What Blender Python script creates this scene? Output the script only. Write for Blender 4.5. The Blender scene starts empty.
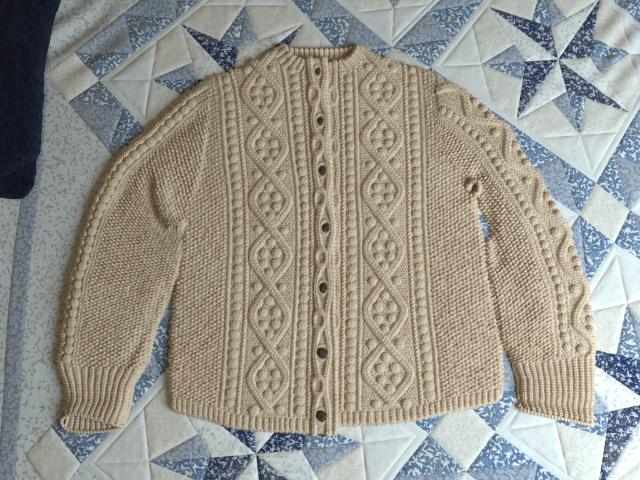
import bpy, math, random
import numpy as np
from mathutils import Vector, Matrix

random.seed(7)
rng = np.random.default_rng(11)
scene = bpy.context.scene
C = scene.collection

# ------------------------------------------------------------------ camera
S = 0.0015                      # metres on the bed per photo pixel (640 wide)
TILT = math.radians(15.0)
LENS = 35.0
DIST = 640 * S * LENS / 36.0
cam_data = bpy.data.cameras.new('camera')
cam_data.lens = LENS
cam_data.sensor_width = 36.0
cam_data.clip_start = 0.02
cam_data.clip_end = 50
cam = bpy.data.objects.new('camera', cam_data)
cam.location = (0, -DIST * math.sin(TILT), DIST * math.cos(TILT))
cam.rotation_euler = (TILT, 0, 0)
C.objects.link(cam)
scene.camera = cam

# ------------------------------------------------------------------ world: dim warm room light
world = bpy.data.worlds.new('World')
scene.world = world
world.use_nodes = True
bg = world.node_tree.nodes['Background']
bg.inputs[0].default_value = (1.0, 0.81, 0.52, 1)
bg.inputs[1].default_value = 0.165

# ------------------------------------------------------------------ the window: one large soft lamp at the right, low
def area_light(name, loc, target, sx, sy, energy, col):
    l = bpy.data.lights.new(name, 'AREA')
    l.shape = 'RECTANGLE'
    l.size = sx
    l.size_y = sy
    l.energy = energy
    l.color = col
    o = bpy.data.objects.new(name, l)
    o.location = loc
    d = Vector(target) - Vector(loc)
    o.rotation_euler = d.to_track_quat('-Z', 'Y').to_euler()
    C.objects.link(o)
    return o
area_light('window_light', (1.02, -0.55, 0.80), (0.0, 0.0, 0.0), 0.75, 0.70, 27.5, (0.66, 0.83, 1.0))

vs = scene.view_settings
vs.view_transform = 'Standard'
vs.look = 'None'
vs.exposure = 0.0
vs.gamma = 1.0
scene.render.engine = 'CYCLES'
scene.cycles.max_bounces = 6
scene.cycles.use_denoising = False

# ------------------------------------------------------------------ layout helpers
CAM = np.array(cam.location)
FWD = np.array((0, math.sin(TILT), -math.cos(TILT)))
UPV = np.array((0, math.cos(TILT), math.sin(TILT)))
def bed(px, py, z=0.0):
    """photo measurement -> place on the bed (plane at height z)"""
    px = np.asarray(px, float); py = np.asarray(py, float)
    k = 36.0 / LENS / 640.0
    dx = (px - 320) * k
    dy = -(py - 240) * k
    d = FWD + dx[..., None] * np.array((1., 0, 0)) + dy[..., None] * UPV
    t = (z - CAM[2]) / d[..., 2]
    p = CAM + d * t[..., None]
    return p[..., 0], p[..., 1]

def lin(xs, pts):
    a = np.array(pts, float)
    return np.interp(xs, a[:, 0], a[:, 1])

def smooth_interp(xs, pts):
    """monotone cubic (pchip-like) through points"""
    a = np.array(pts, float)
    x, y = a[:, 0], a[:, 1]
    h = np.diff(x); d = np.diff(y) / h
    m = np.zeros_like(y)
    for i in range(1, len(x) - 1):
        if d[i - 1] * d[i] > 0:
            w1 = 2 * h[i] + h[i - 1]; w2 = h[i] + 2 * h[i - 1]
            m[i] = (w1 + w2) / (w1 / d[i - 1] + w2 / d[i])
    m[0], m[-1] = d[0], d[-1]
    xs = np.asarray(xs, float)
    xc = np.clip(xs, x[0], x[-1])
    i = np.clip(np.searchsorted(x, xc, side='right') - 1, 0, len(x) - 2)
    t = (xc - x[i]) / h[i]
    r = ((2*t**3 - 3*t**2 + 1) * y[i] + (t**3 - 2*t**2 + t) * h[i] * m[i]
         + (-2*t**3 + 3*t**2) * y[i+1] + (t**3 - t**2) * h[i] * m[i+1])
    r = r + np.where(xs < x[0], (xs - x[0]) * m[0], 0) + np.where(xs > x[-1], (xs - x[-1]) * m[-1], 0)
    return r

def catmull(pts, t):
    """points (n,2); t in 0..n-1"""
    p = np.array(pts, float)
    n = len(p)
    i = np.clip(np.floor(t).astype(int), 0, n - 2)
    f = (t - i)[..., None]
    p1, p2 = p[i], p[i + 1]
    p0 = np.where((i == 0)[..., None], 2 * p1 - p2, p[np.maximum(i - 1, 0)])
    p3 = np.where((i == n - 2)[..., None], 2 * p2 - p1, p[np.minimum(i + 2, n - 1)])
    return 0.5 * (2*p1 + (p2 - p0)*f + (2*p0 - 5*p1 + 4*p2 - p3)*f**2 + (3*p1 - p0 - 3*p2 + p3)*f**3)

LAT = rng.random((256, 256))
def vnoise(x, y, seed=0):
    x = np.asarray(x, float) + seed * 17.3; y = np.asarray(y, float) + seed * 9.7
    xi = np.floor(x).astype(int); yi = np.floor(y).astype(int)
    fx = x - xi; fy = y - yi
    fx = fx * fx * (3 - 2 * fx); fy = fy * fy * (3 - 2 * fy)
    a = LAT[xi % 256, yi % 256]; b = LAT[(xi + 1) % 256, yi % 256]
    c = LAT[xi % 256, (yi + 1) % 256]; d = LAT[(xi + 1) % 256, (yi + 1) % 256]
    return (a * (1 - fx) + b * fx) * (1 - fy) + (c * (1 - fx) + d * fx) * fy - 0.5

def hsh(i, j, seed=0):
    return LAT[(np.asarray(i).astype(int) * 7 + seed * 31) % 256, (np.asarray(j).astype(int) * 13 + seed * 57) % 256]

def prof(d, r):
    q = np.clip(d / r, 0, 1)
    return np.sqrt(np.maximum(0, 1 - (1 - q) ** 2))

def sstep(a, b, x):
    t = np.clip((x - a) / (b - a), 0, 1)
    return t * t * (3 - 2 * t)

def seg_dist(px, py, pts):
    """distance to a polyline and arc position along it"""
    best = np.full(px.shape, 1e9); arc = np.zeros(px.shape); acc = 0.0
    for (x0, y0), (x1, y1) in zip(pts[:-1], pts[1:]):
        dx, dy = x1 - x0, y1 - y0
        L2 = dx * dx + dy * dy
        t = np.clip(((px - x0) * dx + (py - y0) * dy) / L2, 0, 1)
        d = np.hypot(px - x0 - t * dx, py - y0 - t * dy)
        m = d < best
        best = np.where(m, d, best); arc = np.where(m, acc + t * math.sqrt(L2), arc)
        acc += math.sqrt(L2)
    return best, arc

# ------------------------------------------------------------------ object helpers
def empty(name, loc, label, cat, group=None):
    o = bpy.data.objects.new(name, None)
    o.location = loc
    o.empty_display_size = 0.05
    C.objects.link(o)
    o['label'] = label
    o['category'] = cat
    if group: o['group'] = group
    return o

def link(name, me, mat, parent=None):
    o = bpy.data.objects.new(name, me)
    if mat is not None and not me.materials:
        me.materials.append(mat)
    C.objects.link(o)
    if parent is not None:
        o.parent = parent
        o.matrix_parent_inverse = Matrix.Translation(-parent.matrix_basis.translation) if parent.parent is None else Matrix.Identity(4)
    return o

def mesh_np(name, verts, quads, uv=None, smooth=True):
    me = bpy.data.meshes.new(name)
    nv, nf = len(verts), len(quads)
    k = quads.shape[1]
    me.vertices.add(nv)
    me.vertices.foreach_set('co', np.ascontiguousarray(verts, dtype=np.float32).ravel())
    me.loops.add(nf * k)
    me.loops.foreach_set('vertex_index', np.ascontiguousarray(quads, dtype=np.int32).ravel())
    me.polygons.add(nf)
    me.polygons.foreach_set('loop_start', np.arange(0, nf * k, k, dtype=np.int32))
    me.polygons.foreach_set('use_smooth', np.full(nf, smooth, dtype=bool))
    if uv is not None:
        l = me.uv_layers.new(name='UVMap')
        l.data.foreach_set('uv', np.ascontiguousarray(uv[quads.ravel()], dtype=np.float32).ravel())
    me.update(calc_edges=True)
    me.validate()
    return me

def grid_quads(n, m):
    i = np.arange(n * m).reshape(n, m)
    return np.stack([i[:-1, :-1], i[:-1, 1:], i[1:, 1:], i[1:, :-1]], -1).reshape(-1, 4)

def knit_surface(PX, PY, ZB, H, z0, flip=False):
    """pixel-measured sheet -> world points, stitch relief H pushed out along the sheet's own normal"""
    X, Y = bed(PX, PY, z0)
    P = np.stack([X, Y, ZB * S], -1)
    du = np.gradient(P, axis=0); dv = np.gradient(P, axis=1)
    N = np.cross(du, dv)
    N /= np.maximum(np.linalg.norm(N, axis=-1, keepdims=True), 1e-12)
    sgn = np.sign(np.mean(N[..., 2]))
    N *= sgn
    H = H + 0.13 * np.clip(rng.standard_normal(H.shape), -2.5, 2.5)      # loose fibres roughen the yarn
    P = P + N * (H * S)[..., None]
    q = grid_quads(*PX.shape)
    if sgn < 0: q = q[:, ::-1]
    return P, q

def split_objects(P, q, labels, uv, spec, parent):
    """spec: {label: (name, mat, parent or None)}"""
    V = P.reshape(-1, 3); U = uv.reshape(-1, 2)
    out = {}
    for lab, (name, mat, par) in spec.items():
        f = q[labels == lab]
        if not len(f): continue
        used, inv = np.unique(f.ravel(), return_inverse=True)
        me = mesh_np(name, V[used], inv.reshape(-1, 4), U[used])
        p = out[par] if isinstance(par, int) else (par or parent)
        out[lab] = link(name, me, mat, p)
    return out

# ------------------------------------------------------------------ materials
def new_mat(name):
    m = bpy.data.materials.new(name)
    m.use_nodes = True
    nt = m.node_tree
    return m, nt, nt.nodes['Principled BSDF']

class NB:
    """tiny node builder"""
    def __init__(self, nt):
        self.nt = nt
    def n(self, typ, **kw):
        nd = self.nt.nodes.new(typ)
        for k, v in kw.items(): setattr(nd, k, v)
        return nd
    def l(self, a, b): self.nt.links.new(a, b)
    def put(self, sock, v):
        if isinstance(v, (int, float, tuple)): sock.default_value = v
        else: self.l(v, sock)
    def math(self, op, a, b=None, c=None, clamp=False):
        nd = self.n('ShaderNodeMath', operation=op, use_clamp=clamp)
        self.put(nd.inputs[0], a)
        if b is not None: self.put(nd.inputs[1], b)
        if c is not None: self.put(nd.inputs[2], c)
        return nd.outputs[0]
    def vmath(self, op, a, b=None):
        nd = self.n('ShaderNodeVectorMath', operation=op)
        self.put(nd.inputs[0], a)
        if b is not None: self.put(nd.inputs[1], b)
        return nd.outputs['Value'] if op in ('LENGTH', 'DOT_PRODUCT', 'DISTANCE') else nd.outputs[0]
    def mix(self, f, a, b):
        nd = self.n('ShaderNodeMix', data_type='RGBA')
        self.put(nd.inputs[0], f)
        self.put(nd.inputs[6], a); self.put(nd.inputs[7], b)
        return nd.outputs[2]
    def noise(self, vec, scale, detail=2.0, rough=0.5, dist=0.0):
        nd = self.n('ShaderNodeTexNoise')
        self.l(vec, nd.inputs['Vector'])
        nd.inputs['Scale'].default_value = scale
        nd.inputs['Detail'].default_value = detail
        nd.inputs['Roughness'].default_value = rough
        nd.inputs['Distortion'].default_value = dist
        return nd.outputs[0]
    def vor(self, vec, scale, rand=1.0):
        nd = self.n('ShaderNodeTexVoronoi', voronoi_dimensions='2D')
        self.l(vec, nd.inputs['Vector'])
        nd.inputs['Scale'].default_value = scale
        nd.inputs['Randomness'].default_value = rand
        return nd
    def cell(self, vec, scale, rand=1.0):
        """local vector from the cell's centre, and the cell's random colour"""
        v = self.vor(vec, scale, rand)
        loc = self.vmath('SUBTRACT', vec, v.outputs['Position'])
        return loc, v.outputs['Color']
    def step(self, x, edge, soft, below=True):
        nd = self.n('ShaderNodeMapRange', interpolation_type='SMOOTHSTEP')
        self.put(nd.inputs[0], x)
        nd.inputs[1].default_value = edge - soft
        nd.inputs[2].default_value = edge + soft
        nd.inputs[3].default_value = 1.0 if below else 0.0
        nd.inputs[4].default_value = 0.0 if below else 1.0
        return nd.outputs[0]
    def flowers(self, vec, scale, rand, radius, petals=5.0, keep=1.0):
        loc, col = self.cell(vec, scale, rand)
        sx = self.n('ShaderNodeSeparateXYZ'); self.l(loc, sx.inputs[0])
        sc = self.n('ShaderNodeSeparateColor'); self.l(col, sc.inputs[0])
        ang = self.math('ARCTAN2', sx.outputs[1], sx.outputs[0])
        ang = self.math('MULTIPLY_ADD', ang, petals, self.math('MULTIPLY', sc.outputs[0], 6.283))
        pet = self.math('MULTIPLY_ADD', self.math('COSINE', ang), 0.28, 0.72)
        r = self.vmath('LENGTH', loc)
        rr = self.math('DIVIDE', r, pet)
        rad = self.math('MULTIPLY_ADD', sc.outputs[1], radius * 0.6, radius * 0.7)
        m = self.math('SUBTRACT', rad, rr)
        m = self.step(m, 0.0, radius * 0.18, below=False)
        if keep < 1.0:
            m = self.math('MULTIPLY', m, self.step(sc.outputs[2], keep, 0.01))
        return m, r
    def leaves(self, vec, scale, rand, length, width, keep=1.0):
        loc, col = self.cell(vec, scale, rand)
        sc = self.n('ShaderNodeSeparateColor'); self.l(col, sc.inputs[0])
        rot = self.n('ShaderNodeVectorRotate', rotation_type='Z_AXIS')
        self.l(loc, rot.inputs['Vector'])
        self.l(self.math('MULTIPLY', sc.outputs[0], 6.283), rot.inputs['Angle'])
        sx = self.n('ShaderNodeSeparateXYZ'); self.l(rot.outputs[0], sx.inputs[0])
        x = self.math('DIVIDE', sx.outputs[0], length)
        x2 = self.math('MULTIPLY', x, x)
        bend = self.math('MULTIPLY', x2, width * 0.9)
        y = self.math('DIVIDE', self.math('SUBTRACT', sx.outputs[1], bend), width)
        prof_ = self.math('SUBTRACT', 1.0, x2)
        m = self.math('SUBTRACT', prof_, self.math('ABSOLUTE', y))
        m = self.step(m, 0.0, 0.12, below=False)
        if keep < 1.0:
            m = self.math('MULTIPLY', m, self.step(sc.outputs[2], keep, 0.01))
        return m
    def vines(self, vec, scale, width, detail=0.0, dist=0.0):
        nz = self.noise(vec, scale, detail, 0.5, dist)
        a = self.math('ABSOLUTE', self.math('SUBTRACT', nz, 0.5))
        return self.step(a, width, width * 0.5)

def srgb(r, g, b):
    f = lambda c: (c / 255 / 12.92) if c / 255 <= 0.04045 else ((c / 255 + 0.055) / 1.055) ** 2.4
    return (f(r), f(g), f(b), 1.0)

def fabric(name, build, rough=0.85):
    m, nt, bs = new_mat(name)
    nb = NB(nt)
    uv = nb.n('ShaderNodeUVMap'); uv.uv_map = 'UVMap'
    vec = uv.outputs[0]
    # a slight wander of the print so that nothing repeats mechanically
    nz = nb.n('ShaderNodeTexNoise'); nb.l(vec, nz.inputs['Vector']); nz.inputs['Scale'].default_value = 60; nz.inputs['Detail'].default_value = 1
    off = nb.n('ShaderNodeVectorMath', operation='MULTIPLY_ADD')
    nb.l(nz.outputs['Color'], off.inputs[0]); off.inputs[1].default_value = (0.004, 0.004, 0); nb.l(vec, off.inputs[2])
    col = build(nb, off.outputs[0])
    # faint age blotches in the cloth itself
    bl = nb.noise(vec, 14.0, 3.0, 0.6)
    age = nb.mix(nb.math('MULTIPLY', nb.step(bl, 0.55, 0.2, False), 0.16), col, srgb(196, 176, 132))
    nb.l(age, bs.inputs['Base Color'])
    bs.inputs['Roughness'].default_value = rough
    bs.inputs['Specular IOR Level'].default_value = 0.18
    bs.inputs['Sheen Weight'].default_value = 0.08
    # weave and small puckers
    b1 = nb.noise(vec, 75.0, 4.0, 0.6)
    b2 = nb.noise(vec, 900.0, 2.0, 0.5)
    hgt = nb.math('ADD', nb.math('MULTIPLY', b1, 0.0018), nb.math('MULTIPLY', b2, 0.00025))
    bp = nb.n('ShaderNodeBump'); bp.inputs['Strength'].default_value = 0.55; bp.inputs['Distance'].default_value = 1.0
    nb.l(hgt, bp.inputs['Height']); nb.l(bp.outputs[0], bs.inputs['Normal'])
    return m

CREAM = srgb(228, 228, 219)
def p_plain(nb, v):
    return nb.mix(nb.noise(v, 300.0, 2.0), CREAM, srgb(214, 213, 204))
def p_tan(nb, v):
    base = nb.mix(nb.noise(v, 200.0, 2.0), srgb(226, 223, 211), srgb(218, 213, 199))
    sp = nb.flowers(v, 190.0, 1.0, 0.0016, 4.0, 0.7)[0]
    vi = nb.vines(v, 120.0, 0.028)
    m = nb.math('MULTIPLY', nb.math('MAXIMUM', sp, nb.math('MULTIPLY', vi, 0.5)), 0.42)
    return nb.mix(m, base, srgb(190, 165, 118))
def floral(nb, v, strength, base):
    vine = nb.vines(v, 62.0, 0.014, 0.0, 0.6)
    lv = nb.leaves(v, 135.0, 1.0, 0.0036, 0.0013, 0.6)
    fl, r = nb.flowers(v, 75.0, 1.0, 0.0034, 5.0, 0.45)
    col = nb.mix(nb.math('MULTIPLY', vine, 0.75 * strength), base, srgb(120, 145, 152))
    col = nb.mix(nb.math('MULTIPLY', lv, 0.8 * strength), col, srgb(112, 142, 156))
    pk = nb.mix(nb.step(r, 0.0016, 0.0006), srgb(198, 160, 168), srgb(160, 98, 116))
    return nb.mix(nb.math('MULTIPLY', fl, 0.75 * strength), col, pk)
def p_floral(nb, v): return floral(nb, v, 0.78, srgb(214, 216, 210))
def p_starlight(nb, v): return floral(nb, v, 0.5, srgb(230, 228, 218))
def p_blue(nb, v):
    base = srgb(214, 216, 212)
    big, r = nb.flowers(v, 58.0, 1.0, 0.0068, 6.0, 0.55)
    l1 = nb.leaves(v, 120.0, 0.9, 0.0056, 0.0021)
    sh = nb.vmath('ADD', v, (0.37, 0.21, 0.0))
    l2 = nb.leaves(sh, 150.0, 1.0, 0.0048, 0.0016)
    vine = nb.vines(v, 85.0, 0.03, 0.0, 0.8)
    m = nb.math('MAXIMUM', nb.math('MAXIMUM', l1, l2), nb.math('MULTIPLY', vine, 0.8))
    blue = nb.mix(nb.noise(v, 170.0, 2.0), srgb(50, 80, 114), srgb(112, 140, 166))
    col = nb.mix(m, base, blue)
    petal = nb.mix(nb.step(nb.math('FRACT', nb.math('MULTIPLY', r, 420.0)), 0.35, 0.12), srgb(72, 104, 142), srgb(150, 172, 190))
    return nb.mix(big, col, petal)
def p_grey(nb, v):
    base = nb.mix(nb.noise(v, 260.0, 2.0), srgb(128, 140, 156), srgb(112, 125, 144))
    loc, cc = nb.cell(v, 165.0, 0.75)
    r = nb.vmath('LENGTH', loc)
    ring = nb.step(nb.math('ABSOLUTE', nb.math('SUBTRACT', r, 0.0019)), 0.0004, 0.0002)
    dot = nb.step(r, 0.0007, 0.0003)
    sc = nb.vines(v, 190.0, 0.045, 0.0, 1.2)
    m = nb.math('MAXIMUM', nb.math('MAXIMUM', ring, dot), nb.math('MULTIPLY', sc, 0.7))
    return nb.mix(nb.math('MULTIPLY', m, 0.75), base, srgb(204, 208, 208))
def p_navy(nb, v):
    base = nb.mix(nb.noise(v, 160.0, 2.0), srgb(13, 33, 70), srgb(26, 52, 96))
    f1, r = nb.flowers(v, 128.0, 0.9, 0.0027, 5.0, 0.62)
    sh = nb.vmath('ADD', v, (0.21, 0.47, 0.0))
    f2, r2 = nb.flowers(sh, 270.0, 1.0, 0.0010, 4.0, 0.4)
    lv = nb.leaves(sh, 105.0, 1.0, 0.0052, 0.0009, 0.4)
    vi = nb.vines(v, 110.0, 0.018, 0.0, 0.8)
    m = nb.math('MAXIMUM', nb.math('MAXIMUM', f1, f2), nb.math('MAXIMUM', lv, nb.math('MULTIPLY', vi, 0.35)))
    eye = nb.math('MULTIPLY', nb.step(r, 0.0007, 0.0003), f1)
    col = nb.mix(nb.math('MULTIPLY', m, 0.9), base, srgb(206, 212, 216))
    return nb.mix(nb.math('MULTIPLY', eye, 0.7), col, base)

M_PLAIN = fabric('plain_cream_cotton', p_plain)
M_TAN = fabric('tan_sprigged_cotton', p_tan)
M_FLORAL = fabric('vine_print_cotton', p_floral)
M_STAR = fabric('faint_floral_cotton', p_starlight)
M_BLUE = fabric('blue_leaf_cotton', p_blue)
M_GREY = fabric('grey_scroll_cotton', p_grey)
M_NAVY = fabric('navy_flower_cotton', p_navy)

def yarn_material():
    m, nt, bs = new_mat('beige_wool_yarn')
    nb = NB(nt)
    uv = nb.n('ShaderNodeUVMap'); uv.uv_map = 'UVMap'
    tc = nb.n('ShaderNodeTexCoord')
    v = uv.outputs[0]
    o = tc.outputs['Object']
    big = nb.noise(o, 9.0, 2.0)
    fine = nb.noise(o, 620.0, 3.0, 0.65)
    mid = nb.noise(o, 130.0, 2.0)
    c1 = nb.mix(nb.step(big, 0.5, 0.25, False), srgb(226, 201, 170), srgb(215, 188, 155))
    c2 = nb.mix(nb.math('MULTIPLY', nb.step(fine, 0.56, 0.16, False), 0.5), c1, srgb(241, 223, 199))
    c3 = nb.mix(nb.math('MULTIPLY', nb.step(mid, 0.57, 0.12, False), 0.34), c2, srgb(188, 152, 114))
    nb.l(c3, bs.inputs['Base Color'])
    bs.inputs['Roughness'].default_value = 0.92
    bs.inputs['Specular IOR Level'].default_value = 0.12
    bs.inputs['Sheen Weight'].default_value = 0.12
    bs.inputs['Sheen Roughness'].default_value = 0.6
    mp = nb.n('ShaderNodeMapping'); mp.inputs['Rotation'].default_value = (0, 0, 0.7); mp.inputs['Scale'].default_value = (900, 2600, 1)
    nb.l(v, mp.inputs[0])
    ply = nb.n('ShaderNodeTexNoise'); nb.l(mp.outputs[0], ply.inputs['Vector']); ply.inputs['Scale'].default_value = 1.0; ply.inputs['Detail'].default_value = 3
    h = nb.math('ADD', nb.math('MULTIPLY', ply.outputs[0], 0.0011), nb.math('MULTIPLY', fine, 0.0007))
    bp = nb.n('ShaderNodeBump'); bp.inputs['Strength'].default_value = 0.6; bp.inputs['Distance'].default_value = 1.0
    nb.l(h, bp.inputs['Height']); nb.l(bp.outputs[0], bs.inputs['Normal'])
    return m
M_YARN = yarn_material()

def simple_mat(name, ca, cb, scale, rough, bump, spec=0.3, sheen=0.0, stretch=(1, 1, 1)):
    m, nt, bs = new_mat(name)
    nb = NB(nt)
    tc = nb.n('ShaderNodeTexCoord')
    mp = nb.n('ShaderNodeMapping'); mp.inputs['Scale'].default_value = stretch
    nb.l(tc.outputs['Object'], mp.inputs[0])
    nz = nb.noise(mp.outputs[0], scale, 4.0, 0.65)
    nb.l(nb.mix(nb.step(nz, 0.5, 0.22, False), ca, cb), bs.inputs['Base Color'])
    bs.inputs['Roughness'].default_value = rough
    bs.inputs['Specular IOR Level'].default_value = spec
    bs.inputs['Sheen Weight'].default_value = sheen
    bp = nb.n('ShaderNodeBump'); bp.inputs['Strength'].default_value = 0.6; bp.inputs['Distance'].default_value = 1.0
    nb.l(nb.math('MULTIPLY', nz, bump), bp.inputs['Height']); nb.l(bp.outputs[0], bs.inputs['Normal'])
    return m
M_DARK = simple_mat('navy_fleece', srgb(9, 12, 24), srgb(33, 39, 62), 240.0, 0.95, 0.007, 0.04, 0.12, (1, 0.35, 1))
M_BUTTON = simple_mat('dark_brown_leather', srgb(46, 29, 21), srgb(72, 48, 35), 350.0, 0.45, 0.0008, 0.45)
M_FIBRE = simple_mat('pale_wool_fibre', srgb(243, 227, 203), srgb(224, 199, 167), 200.0, 0.9, 0.0001, 0.1, 0.1)
M_BACKING = simple_mat('cotton_backing', srgb(205, 200, 184), srgb(196, 190, 172), 60.0, 0.9, 0.001)

# ------------------------------------------------------------------ the quilt
quilt = empty('quilt', (0, 0, -0.004), 'blue and cream patchwork quilt with navy stars spread under the cardigan', 'quilt')

def quilt_z(px, py):
    """rise and fall of the bed cover, in pixels of 1.5 mm"""
    z = 1.2 * vnoise(px / 55.0, py / 55.0, 1) + 0.7 * vnoise(px / 22.0, py / 22.0, 2)
    # creases running up to the right near the dark cloth
    a = (px * 0.62 + py * 0.78)
    f = np.exp(-((px - 75) / 55.0) ** 2 - ((py - 35) / 45.0) ** 2)
    z = z + f * 2.6 * np.sin(a / 4.2 + 2.0 * vnoise(px / 40.0, py / 40.0, 3))
    z = z - 1.6 * np.exp(-((px - 92) / 30.0) ** 2 - ((py - 418) / 14.0) ** 2)      # pressed down by the cuff
    # ripples at the right-hand side
    f2 = np.exp(-((px - 630) / 45.0) ** 2 - ((py - 45) / 60.0) ** 2)
    z = z + f2 * 1.8 * np.sin((px * 0.75 + py * 0.66) / 3.6 + 2.0 * vnoise(px / 30.0, py / 30.0, 4))
    return z

def patch_mesh(poly, mat, rot, off, n=None, z_base=0.0, puff=1.35):
    """a 3- or 4-cornered patch of cloth, puffed between its sunken seams; corners in photo measure"""
    p = np.array(poly, float)
    if len(p) == 3: p = np.array([p[0], p[1], p[2], p[2]])
    size = max(np.linalg.norm(p[0] - p[2]), np.linalg.norm(p[1] - p[3]), 6)
    n = n or int(np.clip(size / 2.8, 6, 30))
    g = np.linspace(0, 1, n + 1)
    A, B = np.meshgrid(g, g, indexing='ij')
    w = lambda k: ((1-A)*(1-B)*p[0][k] + A*(1-B)*p[1][k] + A*B*p[2][k] + (1-A)*B*p[3][k])
    PX, PY = w(0), w(1)
    # distance to the nearest seam
    d = np.full(PX.shape, 1e9)
    for k in range(4):
        a, b = p[k], p[(k + 1) % 4]
        L = np.linalg.norm(b - a)
        if L < 1e-3: continue
        d = np.minimum(d, np.abs((b[0]-a[0])*(PY-a[1]) - (b[1]-a[1])*(PX-a[0])) / L)
    Z = quilt_z(PX, PY) + z_base - 0.35 + puff * (1 - np.exp(-d / 2.2)) + 1.1 * vnoise(PX / 6.0, PY / 6.0, 50) * (np.exp(-d / 7.0) + 0.15) * np.clip(d / 1.5, 0, 1)
    X, Y = bed(PX, PY, 0.0)
    V = np.stack([X, Y, Z * S], -1).reshape(-1, 3)
    cr, sr = math.cos(rot), math.sin(rot)
    U = np.stack([X * cr - Y * sr + off[0], X * sr + Y * cr + off[1]], -1).reshape(-1, 2)
    q = grid_quads(n + 1, n + 1)
    # orientation
    a = V[q[0][1]] - V[q[0][0]]; 
    area = 0.0
    xy = V[[0, n * (n + 1), (n + 1) ** 2 - 1, n]][:, :2]
    for k in range(4):
        area += xy[k][0] * xy[(k+1) % 4][1] - xy[(k+1) % 4][0] * xy[k][1]
    if area > 0: q = q[:, ::-1]
    me = mesh_np('patch', V, q, U)
    return link('patch', me, mat, quilt)

def in_view(poly, margin=35):
    p = np.array(poly)
    return p[:, 0].max() > -margin and p[:, 0].min() < 640 + margin and p[:, 1].max() > -margin and p[:, 1].min() < 480 + margin

def add_patch(poly, mat, rot=None, **kw):
    if not in_view(poly): return
    patch_mesh(poly, mat, random.uniform(0, 6.28) if rot is None else rot, (random.uniform(0, 3), random.uniform(0, 3)), **kw)

def bil(q, a, b):
    W, S_, E, N = [np.array(v, float) for v in q]
    return (1-a)*(1-b)*W + a*(1-b)*S_ + a*b*E + (1-a)*b*N

def star_block(q):
    """q = W, S, E, N corners"""
    e = 0.035
    def P(a, b): return bil(q, e + a * (1 - 2*e), e + b * (1 - 2*e))
    def rotk(a, b, k):
        a, b = a - .5, b - .5
        for _ in range(k): a, b = -b, a
        return a + .5, b + .5
    for k in range(4):
        R = lambda a, b: P(*rotk(a, b, k))
        c = R(.5, .5)
        add_patch([R(.5, 0), R(.36, .36), c], M_NAVY)
        add_patch([R(.5, 0), c, R(.64, .36)], M_STAR)
        add_patch([R(.17, .17), R(.25, .403), R(.36, .36)], M_GREY)
        add_patch([R(.17, .17), R(.36, .36), R(.403, .25)], M_BLUE)
        add_patch([R(0, .34), R(0, .5), R(.25, .403), R(.17, .17)], M_TAN)
        add_patch([R(.34, 0), R(.17, .17), R(.403, .25), R(.5, 0)], M_TAN)
        add_patch([R(0, 0), R(0, .34), R(.17, .17)], M_PLAIN)
        add_patch([R(0, 0), R(.17, .17), R(.34, 0)], M_PLAIN)
        # narrow cream edging
        def Q(a, b): return bil(q, *rotk(a, b, k))
        add_patch([Q(0, 0), Q(1, 0), Q(1 - e, e), Q(e, e)], M_PLAIN, puff=0.6)

def sash(m0a, m0b, m1a, m1b):
    m0a, m0b, m1a, m1b = [np.array(v, float) for v in (m0a, m0b, m1a, m1b)]
    t0 = lambda t: m0a + (m0b - m0a) * t
    t1 = lambda t: m1a + (m1b - m1a) * t
    add_patch([t0(0), t1(0), t1(.22)], M_BLUE)
    add_patch([t0(0), t1(.22), t0(.32)], M_GREY)
    add_patch([t0(.32), t1(.22), t1(.50)], M_BLUE)
    add_patch([t0(.32), t1(.50), t0(.64)], M_GREY)
    add_patch([t0(.64), t1(.50), t1(.78)], M_BLUE)
    add_patch([t0(.64), t1(.78), t0(1)], M_GREY)
    add_patch([t0(1), t1(.78), t1(1)], M_BLUE)

B1 = [(430, 67), (596, 183), (673, 50), (535, -64)]
B2 = [(99, 80), (213, 200), (365, 80), (253, -42)]
B3 = [(285, -42), (392, 47), (505, -64), (400, -160)]
B4 = [(495, 432), (690, 575), (800, 360), (614, 243)]
B5 = [(81, 464), (274, 630), (429, 434), (240, 288)]
B6 = [(262, 243), (458, 394), (579, 215), (400, 101)]
B7 = [(630, 210), (815, 320), (900, 190), (710, 85)]
B8 = [(300, 640), (480, 760), (655, 620), (466, 472)]
for b in (B1, B2, B3, B4, B5, B6, B7, B8): star_block(b)
for c in ([(44, 75), (68, 102), (99, 80), (75, 53)], [(365, 80), (400, 101), (430, 67), (392, 47)],
          [(579, 215), (614, 243), (630, 210), (596, 183)], [(429, 434), (466, 472), (495, 432), (458, 394)],
          [(25, 455), (55, 500), (81, 464), (51, 427)], [(192, 250), (240, 288), (262, 243), (213, 200)]):
    add_patch(c, M_TAN)
sash((75, 53), (228, -70), (99, 80), (253, -42))
sash((68, 102), (192, 250), (99, 80), (213, 200))
sash((285, -42), (392, 47), (253, -42), (365, 80))
sash((392, 47), (505, -64), (430, 67), (535, -64))
sash((565, -100), (708, 12), (535, -64), (673, 50))
sash((400, 101), (579, 215), (430, 67), (596, 183))
sash((630, 210), (710, 85), (596, 183), (673, 50))
sash((579, 215), (458, 394), (614, 243), (495, 432))
sash((262, 243), (458, 394), (240, 288), (429, 434))
sash((51, 427), (192, 250), (81, 464), (240, 288))
sash((466, 472), (300, 640), (429, 434), (274, 630))
sash((466, 472), (655, 620), (495, 432), (690, 575))
sash((630, 210), (815, 320), (614, 243), (800, 360))

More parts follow.
